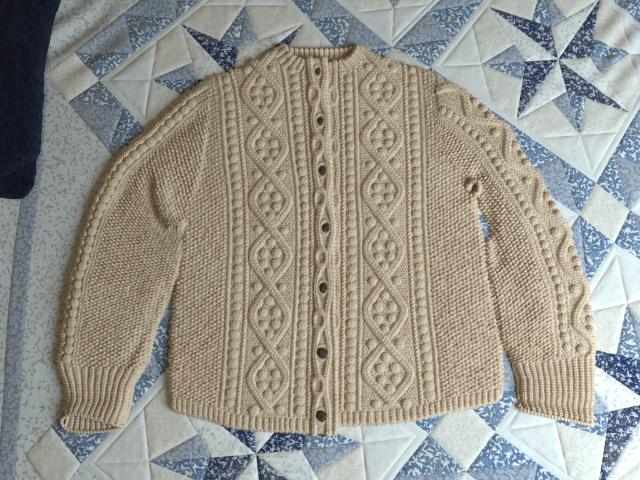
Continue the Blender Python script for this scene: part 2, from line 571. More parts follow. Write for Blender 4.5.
# border: floral cloth, grey scroll stripe, floral cloth
def strip_mesh(name, xl, xr, mat, z_off, y0=-70, y1=560, nx=30, ny=160, puff=0.0):
    v = np.linspace(0, 1, ny); u = np.linspace(0, 1, nx)
    U_, V_ = np.meshgrid(u, v, indexing='ij')
    PY = y0 + (y1 - y0) * V_
    a, b = xl(PY), xr(PY)
    PX = a + (b - a) * U_
    Z = quilt_z(PX, PY) + z_off + puff * prof(np.minimum(PX - a, b - PX), 3.0)
    X, Y = bed(PX, PY, 0.0)
    P = np.stack([X, Y, Z * S], -1).reshape(-1, 3)
    UV = np.stack([X + 0.3 * z_off, Y], -1).reshape(-1, 2)
    me = mesh_np(name, P, grid_quads(nx, ny)[:, ::-1], UV)
    return link(name, me, mat, quilt)
STR = [(-70, 56), (0, 51), (100, 46), (180, 40), (240, 32), (300, 26), (360, 22), (400, 20), (480, 14), (560, 8)]
stripe_r = lambda y: smooth_interp(y, STR)
stripe_l = lambda y: smooth_interp(y, STR) - 17.0
strip_mesh('floral_border', lambda y: stripe_r(y), lambda y: 0 * y + 215.0, M_FLORAL, -0.75, nx=60)
strip_mesh('border_stripe', stripe_l, stripe_r, M_GREY, -0.5, nx=10, puff=0.5)
strip_mesh('outer_border', lambda y: stripe_l(y) - 90, stripe_l, M_FLORAL, -0.75, nx=24)
# wadding and backing underneath
bx, by = bed(np.array([-150., 790, 790, -150]), np.array([-140., -140, 620, 620]), -0.004)
me = bpy.data.meshes.new('backing')
vv = [(x, y, -0.0045) for x, y in zip(bx, by)] + [(x, y, -0.012) for x, y in zip(bx, by)]
me.from_pydata(vv, [], [(3, 2, 1, 0), (4, 5, 6, 7), (0, 1, 5, 4), (1, 2, 6, 5), (2, 3, 7, 6), (3, 0, 4, 7)])
link('backing', me, M_BACKING, quilt)

# ------------------------------------------------------------------ stitches (heights in photo pixels of 1.5 mm)
def wander(c, y, seed, amp=0.45):
    return c + amp * 2 * vnoise(c / 14.0, y / 14.0, seed), y + amp * 2 * vnoise(c / 14.0 + 40, y / 14.0 + 7, seed)

def bumps(c, y, seed, pc, pr, amp):
    """purl bumps laid like bricks, row by row"""
    c, y = wander(c, y, 5 + seed, 0.5)
    best = np.zeros(np.broadcast(c, y).shape)
    j0 = np.floor(y / pr)
    for dj in (-1, 0, 1):
        j = j0 + dj
        sh = np.where(j % 2 == 0, 0.0, 0.5)
        i = np.round(c / pc - sh)
        dx = c - (i + sh) * pc - (hsh(i, j, 1) - 0.5) * 0.6
        dy = y - (j + 0.5) * pr - (hsh(i, j, 2) - 0.5) * 0.5
        dy = dy + 0.06 * dx * np.abs(dx) - 0.16 * dx
        q = 1 - (dx / (0.53 * pc)) ** 2 - (dy / (0.55 * pr)) ** 2
        best = np.maximum(best, amp * (0.8 + 0.4 * hsh(i, j, 3)) * np.sqrt(np.maximum(q, 0)))
    return best

def moss(c, y, seed=0, pc=3.75, pr=4.15, amp=2.0):
    """moss stitch: upright columns of bumps, every other column half a step lower"""
    c, y = wander(c, y, 5 + seed, 0.55)
    c = c + 2.2 * vnoise(c / 45.0, y / 38.0, 15 + seed); y = y + 2.6 * vnoise(c / 38.0, y / 45.0, 16 + seed)
    amp = amp * (1 + 0.35 * vnoise(c / 9.0, y / 9.0, 17 + seed))
    best = np.zeros(np.broadcast(c, y).shape)
    i0 = np.floor(c / pc)
    for di in (-1, 0, 1):
        i = i0 + di
        sh = np.where(i % 2 == 0, 0.0, 0.5)
        j = np.round(y / pr - sh)
        dx = c - (i + 0.5) * pc - (hsh(i, j, 1) - 0.5) * 0.8
        dy = y - (j + sh) * pr - (hsh(i, j, 2) - 0.5) * 0.7
        dy = dy - (0.06 + 0.2 * (hsh(i, j, 4) - 0.5)) * dx + 0.06 * dx * dx - 0.1
        q = 1 - np.abs(dx / 2.0) ** 2.6 - np.abs(dy / 1.62) ** 2.2
        best = np.maximum(best, amp * (0.68 + 0.6 * hsh(i, j, 3)) * np.sqrt(np.maximum(q, 0)))
    return best

def purl(c, y, seed=0, pc=3.0, pr=2.5, amp=1.05):
    return bumps(c, y, seed + 3, pc, pr, amp)

def cord(dx, y, w=2.1, amp=1.9, tw=3.8, sgn=1.0):
    p = np.sqrt(np.maximum(0, 1 - (dx / w) ** 2))
    ph = (y / tw + sgn * dx / 4.6)
    return p * amp * (0.82 + 0.22 * np.sin(2 * np.pi * ph))

def strand(d, s, w=4.5, amp=2.5):
    p = np.maximum(0, 1 - np.abs(d / w) ** 2.6) ** 0.5
    tex = 0.36 * np.sin(2 * np.pi * (s / 3.1 + np.abs(np.abs(d) - 1.6) / 3.0)) - 0.55 * np.exp(-(d / 0.5) ** 2)
    return p * (amp + tex)

def rib(ph, y, amp=2.0):
    """ph in rib periods; a knit ridge of V stitches between purl furrows"""
    f = (ph - np.round(ph))
    p = np.maximum(0, 1 - np.abs(f / 0.36) ** 2.2) ** 0.5
    tex = 0.32 * np.sin(2 * np.pi * (y / 3.0 + np.abs(f) * 1.6)) - 0.42 * np.exp(-(f / 0.06) ** 2)
    fur = 0.25 * np.sin(2 * np.pi * y / 3.0) * (1 - p)
    return p * (amp + tex) + fur

# ------------------------------------------------------------------ the cardigan
Z0 = 0.011
ox, oy = bed(np.array(330.), np.array(250.), 0.0)
cardigan = empty('cardigan', (float(ox), float(oy), 0.0), 'hand-knitted beige wool cardigan with diamond cables laid flat on the quilt', 'cardigan')

# measured lines of the two fronts: x at given y
L_SIDE = [(60, 201), (80, 204), (100, 206), (125, 206), (150, 204), (165, 199), (175, 194), (190, 185.5), (205, 182), (220, 181), (235, 180), (262, 178), (300, 172), (340, 168.5), (380, 167.5), (400, 168), (420, 169)]
L_C1 = [(45, 212), (75, 218), (102, 222), (125, 223), (165, 226), (200, 229.5), (241, 230), (300, 227.5), (331, 226.5), (355, 225), (383, 223), (430, 218)]
L_C2 = [(45, 226), (71, 231), (92, 236.5), (127, 240), (151, 242), (192, 245.5), (240, 246.5), (303, 246), (320, 245), (372, 241), (404, 238), (435, 236)]
L_D = [(16, 256), (68, 259.4), (120, 264.6), (173, 269), (228, 271), (285, 269.5), (348, 270), (408, 267), (468, 266)]
L_C3 = [(30, 277), (63, 282), (82, 285.5), (123, 289.5), (151, 292), (192, 297), (224, 298), (241, 298), (303, 296), (320, 295), (372, 292), (404, 291), (438, 290)]
L_C4 = [(45, 299.5), (80, 303), (157, 309), (192, 311.5), (240, 312), (300, 311), (380, 309), (438, 308)]
L_EDGE = [(50, 327.5), (80, 329), (121, 331), (171, 333), (228, 336), (288, 336), (350, 338), (400, 339), (438, 338)]
L_TOP = [(195, 82), (203, 79), (215, 74), (230, 68), (245, 62), (258, 56), (270, 50), (280, 45), (284, 43.5), (287, 49), (292, 55.5), (300, 58.5), (310, 59), (324, 59.5), (329, 62), (332, 68)]
L_BOT = [(164, 396), (168, 401), (172, 409), (176, 412), (212, 421), (232, 428), (260, 431), (300, 433), (315, 434), (333, 436), (338, 432), (342, 420)]
R_SIDE = [(55, 430), (70, 436), (85, 439), (110, 441), (135, 443), (150, 449), (160, 456), (170, 465), (180, 471), (195, 477), (215, 480), (240, 485), (270, 489), (305, 496), (325, 500), (350, 504.5), (375, 505), (397, 504), (415, 503)]
R_EDGE = [(50, 322), (80, 323), (171, 327), (288, 330), (400, 332), (438, 331)]
R_C1 = [(50, 339.5), (80, 341), (200, 343.5), (300, 343.5), (380, 342), (438, 341)]
R_C2 = [(40, 352), (92, 355.5), (182, 357.7), (251, 360.5), (310, 360.5), (372, 359), (430, 359)]
R_D = [(20, 379), (66, 380.6), (112, 381.7), (162, 382.7), (220, 383), (279, 384.8), (342, 385.5), (402, 391), (462, 394)]
R_C3 = [(45, 403), (71, 405), (112, 406), (161, 408.5), (223, 409), (251, 410), (313, 413.5), (340, 416), (382, 420), (430, 423)]
R_C4 = [(50, 416.5), (81, 420), (133, 423), (223, 424.7), (251, 426.5), (313, 430.6), (351, 435), (392, 438), (430, 441)]
R_TOP = [(320, 68), (329, 62), (336, 61), (344, 60), (350, 56), (354, 50), (357.5, 44.5), (365, 47), (375, 52), (400, 60), (428, 67.5), (440, 75), (450, 84)]
R_BOT = [(320, 426), (340, 426), (380, 425), (420, 420), (450, 412.5), (480, 406.5), (497, 402.5), (503, 397), (507, 390)]
L_X = [16, 68, 120, 173, 228, 285, 348, 408, 468]          # rows where the cable strands cross
R_X = [20, 66, 112, 162, 220, 279, 342, 402, 462]
BTN = [(1.8, 3.4), (2.2, 4.1), (2.6, 4.5), (2.7, 4.5), (2.7, 4.6), (3.8, 4.8), (4.0, 4.8)]     # how much of each button shows
OVALS = [(314, 95.5), (317.8, 146), (320, 199.5), (321.5, 258), (319.5, 320.5), (318.5, 386)]
BUTTONS = [(317.5, 72.5), (320, 121.5), (322, 171), (325.5, 228), (323, 288), (322, 353), (321, 416)]

def lattice_shape(t):
    a = 1.16 * (1 - np.abs(2 * t - 1)); k = 0.24
    h = np.clip(0.5 + 0.5 * (1 - a) / k, 0, 1)
    return 1 + (a - 1) * h - k * h * (1 - h)

def body_z(px, py, side):
    """resting height of the knitted sheet"""
    if side == 'L':
        top, bot = lin(px, L_TOP), lin(px, L_BOT)
        ds = px - smooth_interp(py, L_SIDE)
        rs = np.where(py < 205, 4.5, 7.0)
    else:
        top, bot = lin(px, R_TOP), lin(px, R_BOT)
        ds = smooth_interp(py, R_SIDE) - px
        rs = np.where(py < 160, 4.5, 7.0)
    T = 7.5 + 1.5 * vnoise(px / 48.0, py / 60.0, 7) + 0.9 * vnoise(px / 20.0, py / 26.0, 8)
    arm = sstep(188, 172, py) if side == 'L' else sstep(158, 146, py)
    z = T * prof(py - top + 0.5, 7.0) * prof(bot - py + 0.5, 5.0) * (prof(ds, rs) * (1 - 0.55 * arm) + 0.55 * arm)
    neck = (px > 284) & (px < 358)
    z = np.where(neck & (py < top + 8), np.maximum(z, T * (0.55 + 0.45 * prof(py - top, 5.0))), z)
    dn, _ = seg_dist(px, py, [(283, 42), (287, 49), (292, 55.5), (300, 58.5), (310, 59), (332, 60), (344, 59.5), (350, 56), (354, 50), (358, 43)])
    z = z + 4.2 * np.exp(-(dn / 7.0) ** 2) * sstep(40, 47, py)
    if side == 'R':
        # the twist of cloth at the underarm
        d, a = seg_dist(px, py, [(450, 156), (462, 166), (472, 174), (478, 184), (477, 196), (470, 203)])
        z = z + 2.0 * np.exp(-(d / 6.0) ** 2) * sstep(0, 16, a) * sstep(0, 2.5, ds)
        d2 = np.hypot((px - 473.5) / 2.6, (py - 190.5) / 3.4)
        z = z - 5.0 * np.exp(-d2 ** 2)
    return z

def build_front(side):
    if side == 'L':
        lines = [L_SIDE, L_C1, L_C2, L_D, L_C3, L_C4, L_EDGE]
        cs = [0, 55, 71.5, 96, 121.5, 136, 160]
        TOP, BOT, XR = L_TOP, L_BOT, L_X
    else:
        lines = [R_EDGE, R_C1, R_C2, R_D, R_C3, R_C4, R_SIDE]
        cs = [0, 14, 31, 55, 80, 96.5, 158]
        TOP, BOT, XR = R_TOP, R_BOT, R_X
    cs = np.array(cs, float)
    def xof(c, y):
        xs = np.stack([smooth_interp(y, l) for l in lines], 0)
        out = np.zeros_like(y)
        for k in range(len(cs) - 1):
            m = (c >= cs[k] - 1e-9) & (c <= cs[k + 1] + 1e-9)
            t = (c - cs[k]) / (cs[k + 1] - cs[k])
            out = np.where(m, xs[k] + (xs[k + 1] - xs[k]) * t, out)
        return out
    nc = int(cs[-1] / 0.47); ny = 760
    c1 = np.linspace(0, cs[-1], nc)
    yt = np.full(nc, 60.0); yb = np.full(nc, 420.0)
    for _ in range(25):
        yt = 0.5 * yt + 0.5 * lin(xof(c1, yt), TOP)
        yb = 0.5 * yb + 0.5 * lin(xof(c1, yb), BOT)
    if side == 'L':   # the side seam starts below the shoulder point
        pass
    V_ = np.linspace(0, 1, ny)
    Cc, Vv = np.meshgrid(c1, V_, indexing='ij')
    PY = yt[:, None] + (yb - yt)[:, None] * Vv
    PX = xof(Cc, PY)
    ZB = body_z(PX, PY, side)
    # positions of the marked lines on this grid, in pixels
    XL = [smooth_interp(PY, l) for l in lines]
    dtop = PY - yt[:, None]; dbot = yb[:, None] - PY
    k = 1 if side == 'L' else 1
    if side == 'L':
        side_x, xa, xb, xd, xc, xe, xedge = XL
        moss_m = PX < xa - 3.2
    else:
        xedge, xe, xc, xd, xb, xa, side_x = XL
        # (mirror: xb/xa outer cords, xe/xc inner cords)
        moss_m = PX > xa + 3.2
    # hem ribbing and where it starts
    hemh = 15.0
    hem = sstep(hemh + 1.0, hemh - 1.0, dbot)
    H = np.zeros(PX.shape)
    lab = np.zeros(PX.shape, int)
    # ---- moss stitch
    mo = moss(PX - xa, PY, 0)
    H = np.where(moss_m, mo, H); lab[moss_m] = 1
    # ---- cords and the ground of the bobble columns
    gr = purl(PX, PY, 1)
    H = np.where(~moss_m, gr, H)
    for q, xx in enumerate((xa, xb, xc, xe)):
        H = np.maximum(H, cord(PX - xx, PY, sgn=1 if q % 2 else -1))
        # furrow on each side of the cord
        H = H - 0.9 * np.exp(-((np.abs(PX - xx) - 2.7) / 0.8) ** 2)
    lo, hi = np.minimum(xa, xb), np.maximum(xa, xb)
    lab[(PX > lo - 3.2) & (PX < hi + 2.6)] = 2
    lo2, hi2 = np.minimum(xc, xe), np.maximum(xc, xe)
    lab[(PX > lo2 - 2.6) & (PX < hi2 + 2.6)] = 3
    # ---- diamond lattice
    dl, dr = (xb, xc) if side == 'L' else (xc, xb)
    dia = (PX >= dl + 2.6) & (PX <= dr - 2.6)
    lab[dia] = 4
    xr = np.array(XR, float)
    seg = np.clip(np.searchsorted(xr, PY, side='right') - 1, 0, len(xr) - 2)
    t = (PY - xr[seg]) / (xr[seg + 1] - xr[seg])
    hw = (dr - dl) / 2 - 7.4
    off = hw * lattice_shape(t)
    doff = np.gradient(off, axis=1) / np.maximum(np.gradient(PY, axis=1), 1e-6)
    cosf = 1 / np.sqrt(1 + doff ** 2)
    sg = np.where(seg % 2 == 0, 1.0, -1.0)
    # two strands that swap sides at every crossing; the one falling to the right lies on top
    dA = (PX - (xd + sg * off)) * cosf
    dB = (PX - (xd - sg * off)) * cosf
    near_cross = np.exp(-(np.minimum(t, 1 - t) * (xr[seg + 1] - xr[seg]) / 7.0) ** 2)
    # strand A goes right after even crossings: it falls to the right there, B falls to the right at odd crossings
    cross_even = np.where(t < 0.5, seg % 2 == 0, (seg + 1) % 2 == 0)
    liftA = near_cross * np.where(cross_even, 1.2, -1.6)
    liftB = near_cross * np.where(cross_even, -1.6, 1.2)
    sA = strand(dA, PY * 1.15) ; sB = strand(dB, PY * 1.15)
    sA = np.where(sA > 0.15, sA + liftA, 0); sB = np.where(sB > 0.15, sB + liftB, 0)
    st = np.maximum(sA, sB)
    fur = 0.8 * np.exp(-((np.minimum(np.abs(dA), np.abs(dB)) - 4.3) / 0.9) ** 2)
    last = xr[-2]
    stop = sstep(last + 6, last + 1, PY)
    st = st * stop
    H = np.where(dia, np.maximum(H, st) - np.where(st > 0.3, 0, fur * stop), H)
    lab[dia & (st > 0.45)] = 5
    # ---- button band
    if side == 'L':
        band = PX > xe + 2.6
        bc = smooth_interp(PY, [(y, x) for x, y in BUTTONS])
        lab[band] = 6
        ys = [b[1] for b in BUTTONS]
        ovals = OVALS
        ph = np.interp(PY, ys, np.arange(len(ys)))
        wv = np.cos(2 * np.pi * ph)           # 1 at buttons, -1 at ovals
        u = PX - bc
        Hb = purl(PX, PY, 2) * 0.6
        for sgn in (-1, 1):
            path = sgn * (5.2 + 2.0 * np.cos(2 * np.pi * ph)) + 0.8 * vnoise(PY / 16.0, PY * 0 + sgn, 44)
            Hb = np.maximum(Hb, strand(u - path, PY * 1.1, 3.0, 2.9))
        for (x_, y_) in ovals:
            e = np.hypot((PX - x_) / 5.4, (PY - y_) / 9.8)
            Hb = np.maximum(Hb, 3.2 * np.sqrt(np.maximum(0, 1 - ((e - 0.92) / 0.40) ** 2)) + 0.15 * np.sin(PY * 2.1) * (np.abs(e - .95) < .4))
            Hb = np.where(e < 0.55, 0.3 + 0.5 * purl(PX, PY, 3), Hb)
        for (x_, y_), (bx_, by_) in zip(BUTTONS, BTN):
            e = np.hypot((PX - x_) / (bx_ + 1.0), (PY - y_) / (by_ + 1.0))
            Hb = Hb - 5.5 * sstep(1.1, 0.7, e)
            Hb = np.where((e > 0.95) & (e < 1.6), np.maximum(Hb, 2.0 * np.sqrt(np.maximum(0, 1 - ((e - 1.25) / .35) ** 2))), Hb)
        # selvedge: a chain of stitches
        de = xedge - PX
        Hb = np.maximum(Hb, cord(de - 3.0, PY, 2.4, 2.6, 4.2))
        H = np.where(band, Hb, H)
        ZB = ZB + np.where(band, 2.0 * sstep(0, 9, PX - xe - 2.6) * prof(de, 2.6) * prof(dbot + .5, 5) * prof(dtop + .5, 3), 0)
        de = de + 1.1 * np.cos(2 * np.pi * ph) - 0.6
        ZB = np.where(band & (de < 5), ZB * (0.25 + 0.75 * prof(de, 3.0)), ZB)
    else:
        band = PX < xe - 2.6
        lab[band] = 6
        u = PX - 337.5
        ph = np.interp(PY, [b[1] for b in BUTTONS], np.arange(7)) 
        path = smooth_interp(PY, R_C1) - 5.2 - 2.0 * np.abs(np.sin(np.pi * ph * 1.0))
        Hb = np.maximum(purl(PX, PY, 2) * 0.8, strand(PX - path, PY * 1.1, 2.3, 2.1))
        for (x_, y_) in OVALS:
            e = np.hypot((PX - float(smooth_interp(np.array(y_), R_C1)) + 9.0) / 4.8, (PY - y_) / 9.0)
            Hb = np.maximum(Hb, 2.5 * np.sqrt(np.maximum(0, 1 - ((e - 0.92) / 0.42) ** 2)))
        H = np.where(band, Hb, H)
        ZB = np.where(band, ZB * 0.92, ZB)
    # ---- neck ribbing
    nx0, nx1 = (268, 312) if side == 'L' else (341, 376)
    dn, _ = seg_dist(PX, PY, [(280, 40), (285, 47), (291, 55), (300, 58.5), (312, 59), (336, 60.5), (345, 59.5), (351, 54), (357, 45), (361, 40)])
    ang = np.arctan2(PY - 36, PX - 321) * 36
    nk = (dn < 13.5) & (PX > nx0) & (PX < nx1) & (lab != 6) & (lab != 5)
    H = np.where(nk, rib(ang / 5.2, dn * 1.0, 1.7), H)
    lab[nk] = 7
    # ---- hem ribbing
    hm = (dbot < hemh) & (lab != 6)
    wob = 0.8 * vnoise(PX / 9.0, PY / 12.0, 21)
    hr = rib((Cc + wob) / 5.6, dbot, 1.55) * sstep(-0.5, 2.5, hemh - dbot)
    hr = np.maximum(hr, 1.25 * np.sqrt(np.maximum(0, 1 - ((dbot - 1.2) / 1.6) ** 2)) * (1 + 0.2 * np.sin(Cc * 2.0)))
    H = np.where(hm, hr, H)
    lab[hm] = 8
    lab[lab == 0] = 2
    # fade relief out on the tucked rim
    Hn = H - 0.6
    P, q = knit_surface(PX, PY, ZB - 0.8, Hn, Z0)
    uv = np.stack([PX * S, PY * S], -1)
    fl = lab[:-1, :-1].reshape(-1)
    uniq = {1: ('moss_stitch_front', M_YARN, None), 2: ('bobble_panel', M_YARN, None), 3: ('bobble_panel', M_YARN, None),
            4: ('diamond_panel', M_YARN, None), 5: ('cable', M_YARN, 4), 6: ('button_band', M_YARN, None),
            7: ('neckband', M_YARN, None), 8: ('hem_ribbing', M_YARN, None)}
    objs = split_objects(P, q, fl, uv, uniq, cardigan)
    info = dict(P=P, objs=objs, lines=lines, XR=XR, TOP=TOP, BOT=BOT)
    return info

FL = build_front('L')
FR = build_front('R')

# ------------------------------------------------------------------ bobbles
def bobble_mesh(name, seed):
    r = np.random.default_rng(seed)
    nu, nv = 30, 13
    V = []; Q = []
    for j in range(nv):
        f = j / (nv - 1)
        ph = f * math.pi * 0.5
        for i in range(nu):
            a = 2 * math.pi * i / nu
            rad = math.cos(ph) ** 0.8
            x, y, z = rad * math.cos(a), rad * math.sin(a), math.sin(ph) ** 0.9
            # yarn loops that wrap over the knot
            cc = x * 1.55 + 0.25 * seed + 0.2 * y * x; f_ = abs(cc - round(cc))
            k = 0.075 * math.sin(2 * math.pi * (y * 1.7 + f_ * 1.3) + seed) * (0.4 + 0.6 * z) - 0.09 * math.exp(-((f_ - .5) / .13) ** 2) * z
            s = 1 + k + 0.03 * (r.random() - 0.5)
            V.append((x * s, y * s, z * s - 0.12))
    for j in range(nv - 1):
        for i in range(nu):
            a, b = j * nu + i, j * nu + (i + 1) % nu
            Q.append((a, b, b + nu, a + nu))
    return mesh_np(name, np.array(V), np.array(Q), np.array([(v[0] * 0.006, v[1] * 0.006) for v in V]))
BOB = [bobble_mesh('bobble', s) for s in (1, 2, 3)]
for b in BOB: b.materials.append(M_YARN)

def put_bobble(px, py, z, r, h, parent, ry=None):
    x, y = bed(np.array(float(px)), np.array(float(py)), Z0)
    o = bpy.data.objects.new('bobble', random.choice(BOB))
    C.objects.link(o)
    o.parent = parent                      # the panel itself sits at the world origin
    o.location = (float(x), float(y), z * S)
    o.rotation_euler = (random.uniform(-.12, .12), random.uniform(-.12, .12), random.uniform(-.35, .35) + random.choice((0, math.pi)))
    k = random.uniform(.88, 1.1)
    o.scale = (r * S * k, (ry or r) * S * k * random.uniform(.93, 1.05), h * S * random.uniform(.9, 1.1))
    return o

def par_fix(parent):
    return parent

def bobbles_front(F, side):
    o = F['objs']
    top = lambda x: float(lin(np.array(x), F['TOP'])); bot = lambda x: float(lin(np.array(x), F['BOT']))
    ln = F['lines']
    at = lambda l, y: float(smooth_interp(np.array(float(y)), l))
    zat = lambda x, y: float(body_z(np.array([float(x)]), np.array([float(y)]), side)[0])
    if side == 'L': prs = [(ln[1], ln[2], 2, 9.3), (ln[4], ln[5], 3, 9.0)]; D = ln[3]; dl, dr = ln[2], ln[4]
    else: prs = [(ln[4], ln[5], 2, 8.9), (ln[1], ln[2], 3, 8.9)]; D = ln[3]; dl, dr = ln[2], ln[4]
    for a, b, lab, sp in prs:
        y = 62.0
        while y < 425:
            x = (at(a, y) + at(b, y)) / 2
            w = abs(at(b, y) - at(a, y))
            tp = top(x) + (14 if lab == 3 else 5)
            if y > tp and y < bot(x) - 17:
                put_bobble(x + random.uniform(-.8, .8), y, zat(x, y) - 1.0, min(4.7, max(3.7, w / 2 - 2.9)), 2.6, o[lab], ry=sp * 0.51)
            y += sp * random.uniform(.95, 1.05) * (0.92 + 0.16 * (y - 60) / 360)
    X = F['XR']
    for k in range(len(X) - 1):
        h = X[k + 1] - X[k]
        for dx, t in ((0, .25), (-6.6, .44), (6.6, .43), (-6.6, .63), (6.4, .62), (0, .79)):
            y = X[k] + h * t
            x = at(D, y) + dx * (at(dr, y) - at(dl, y)) / 52.0 + random.uniform(-.5, .5)
            if y > top(x) + 7 and y < bot(x) - 16:
                put_bobble(x, y, zat(x, y) - 0.9, 4.8, 3.1, o[4])
        for dx in (-12.2, 12.2):
            y = X[k + 1] + random.uniform(1, 3)
            x = at(D, y) + dx * (at(dr, y) - at(dl, y)) / 50.0
            if y > top(x) + 6 and y < bot(x) - 12:
                put_bobble(x, y, zat(x, y) - 0.9, 4.7, 3.0, o[4])
bobbles_front(FL, 'L')
bobbles_front(FR, 'R')

# ------------------------------------------------------------------ sleeves
SL_OUT = [(203, 78), (180, 94), (146, 124), (112, 157), (97, 184), (85, 212), (77, 240), (66, 282), (59, 327), (55, 357), (56, 368), (62, 385), (65, 404), (62, 420)]
SL_IN = [(207, 84), (206, 122), (197, 172), (182, 222), (181, 236), (179.5, 252), (175.5, 270), (168, 299), (155, 329), (149, 357), (143, 368), (133, 385), (128, 408), (122, 426)]
SR_OUT = [(432, 69), (455, 82), (482, 99), (509, 126), (526, 150), (542, 177), (561, 207), (575, 240), (586, 270), (592, 300), (596, 330), (597, 355), (597, 380), (597, 400), (596, 424)]
SR_IN = [(437, 74), (441, 105), (442, 135), (455, 162), (473, 181), (481, 203), (491, 230), (491.5, 258), (496, 287), (501.5, 317), (506.5, 343), (514, 364), (519, 380), (520, 395), (524, 409)]

def build_sleeve(side):
    OUT, IN, kc = (SL_OUT, SL_IN, 10) if side == 'L' else (SR_OUT, SR_IN, 11)
    n = len(OUT)
    nt = 800
    # even arc length along the outer edge
    tt = np.linspace(0, n - 1, 4000)
    po = catmull(OUT, tt)
    L = np.concatenate([[0], np.cumsum(np.hypot(*np.diff(po, axis=0).T))])
    sarc = np.linspace(0, L[-1], nt)
    t = np.interp(sarc, L, tt)
    O = catmull(OUT, t); I = catmull(IN, t)
    s_cuff = np.interp(kc, tt, L)
    # tuck under the body along the join
    ext = (5.0 + 2.5 * sstep(3.5, 2.5, t)) * sstep(6.9, 6.0, t) if side == 'L' else (5.0 + 5.0 * sstep(3.5, 2.5, t)) * sstep(s_cuff - 14, s_cuff - 30, sarc) * (1 - sstep(.5, 1, 1.6 - np.abs(t - 5.4)))
    D = I - O
    W = np.linalg.norm(D, axis=1)
    I = I + D / W[:, None] * ext[:, None]
    W = W + ext
    bump = (1.5 * vnoise(sarc / 5.0, sarc * 0, 30) + 1.4 * vnoise(sarc / 11.0, sarc * 0, 31)) * sstep(s_cuff, s_cuff - 12, sarc) * sstep(4, 20, sarc)
    if side == 'R':
        bump = bump - 2.2 * np.cos(2 * np.pi * (sarc - 95.0) / 61.0) * sstep(s_cuff, s_cuff - 12, sarc) * sstep(20, 50, sarc) * 0.6
    O = O + D / np.linalg.norm(D, axis=1, keepdims=True) * bump[:, None]
    nu = 240
    u = np.linspace(0, 1, nu)
    PX = O[:, 0][:, None] + (I - O)[:, 0][:, None] * u[None]
    PY = O[:, 1][:, None] + (I - O)[:, 1][:, None] * u[None]
    if side == 'L':
        dip = lin(u, [(0, 0), (.07, -4.0), (.2, -7.2), (.4, -6.0), (.63, -3.8), (.85, -1.5), (1, 0)])
        PY = PY + dip[None] * sstep(L[-1] - 26, L[-1], sarc)[:, None]
    w = u[None] * W[:, None]
    s = np.repeat(sarc[:, None], nu, 1)
    Wg = np.repeat(W[:, None], nu, 1)
    di = Wg - w
    T = 8.6 + 2.2 * vnoise(PX / 38.0, PY / 38.0, 9) + 1.2 * vnoise(PX / 17.0, PY / 22.0, 10)
    cuff = s > s_cuff
    rr = np.minimum(13.0, Wg * 0.45 + 1)
    ZB = T * prof(w + 0.3, rr) * prof(di + 0.3, np.where(ext[:, None] > 2, 7.0, rr))
    ZB = ZB * prof(s + 3, 10.0)
    if side == 'L':
        # pouch of cloth at the underarm, with the hollow at its lower left
        d, a = seg_dist(PX, PY, [(157, 168), (158, 195), (163, 214), (172, 226), (184, 231)])
        inside = (PX - np.interp(PY, [150, 168, 195, 214, 226, 231, 250], [150, 157, 158, 163, 172, 184, 200])) > 0
        ridge = np.exp(-(np.maximum(d - 6, 0) / 7.0) ** 2) * np.where(inside, 1, np.exp(-(d / 4.5) ** 2))
        ZB = ZB + 4.6 * ridge * sstep(160, 195, PY) * sstep(242, 228, PY) * prof(di, 5.0) * (1 - 0.55 * np.exp(-((PY - 217.5) / 2.6) ** 2 - ((PX - 184) / 7.0) ** 2))
        ZB = ZB - 2.4 * np.exp(-((d - 7) / 6.0) ** 2) * np.where(inside, 0, 1) * sstep(165, 195, PY)
        # long hollow inside the bobble band at the shoulder
        d, a = seg_dist(PX, PY, [(196, 118), (160, 142), (132, 172), (116, 206)])
        ZB = ZB - 2.0 * np.exp(-(d / 8.0) ** 2)
        # fold running down to the cuff
        d, a = seg_dist(PX, PY, [(165, 285), (148, 325), (128, 362)])
        ZB = ZB - 2.2 * np.exp(-(d / 5.0) ** 2)
    else:
        d, a = seg_dist(PX, PY, [(478, 176), (490, 200), (494, 235), (500, 262)])
        ZB = ZB - 4.5 * np.exp(-(d / 7.0) ** 2)
        d, a = seg_dist(PX, PY, [(500, 165), (520, 210), (528, 260), (540, 320)])
        ZB = ZB + 2.0 * np.exp(-(d / 12.0) ** 2)
    H = np.zeros(PX.shape); lab = np.ones(PX.shape, int)
    sw = s
    H = moss(w * 1.0 + 3, sw, 1)
    if side == 'L':
        bandw = 25.0
        bm = w < bandw
        wr = w + 3.2 * sstep(60, 220, s)           # the band turns outwards towards the cuff
        bm = wr < 26.0
        Hb = purl(w, s, 2) * 1.3
        Hb = np.maximum(Hb, strand(wr - 9.0, s, 2.4, 2.3))
        Hb = np.maximum(Hb, cord(wr - 21.6, s, 1.9, 1.9))
        Hb = np.maximum(Hb, cord(wr - 24.9, s, 1.7, 1.7, sgn=-1))
        Hb = Hb - 1.2 * np.exp(-((wr - 11.8) / 0.9) ** 2) - 0.8 * np.exp(-((wr - 19.4) / 0.8) ** 2)
        cen, spb = 15.6, 9.6
    else:
        bandw = 45.5
        bm = w < bandw
        Hb = purl(w, s, 2) * 1.15
        ph = (s - 95.0) / 61.0
        tri = np.abs(ph - np.round(ph)) * 2          # 0 at the outer turns, 1 at inner
        path = 4.5 + 15.5 * sstep(0, 1, tri)
        slope = np.abs(np.gradient(path, axis=0)) / np.maximum(np.gradient(s, axis=0), 1e-6)
        cf = 1 / np.sqrt(1 + slope ** 2)
        Hb = np.maximum(Hb, strand((w - path) * cf, s, 4.8, 3.4))
        Hb = Hb - 0.8 * np.exp(-(((np.abs(w - path)) * cf - 4.0) / 0.8) ** 2)
        Hb = np.maximum(Hb, cord(w - 25.0, s, 1.8, 1.7))
        Hb = np.maximum(Hb, cord(w - 38.5, s, 1.9, 1.9))
        Hb = np.maximum(Hb, cord(w - 43.5, s, 1.8, 1.8, sgn=-1))
        cen, spb = 31.8, 9.6
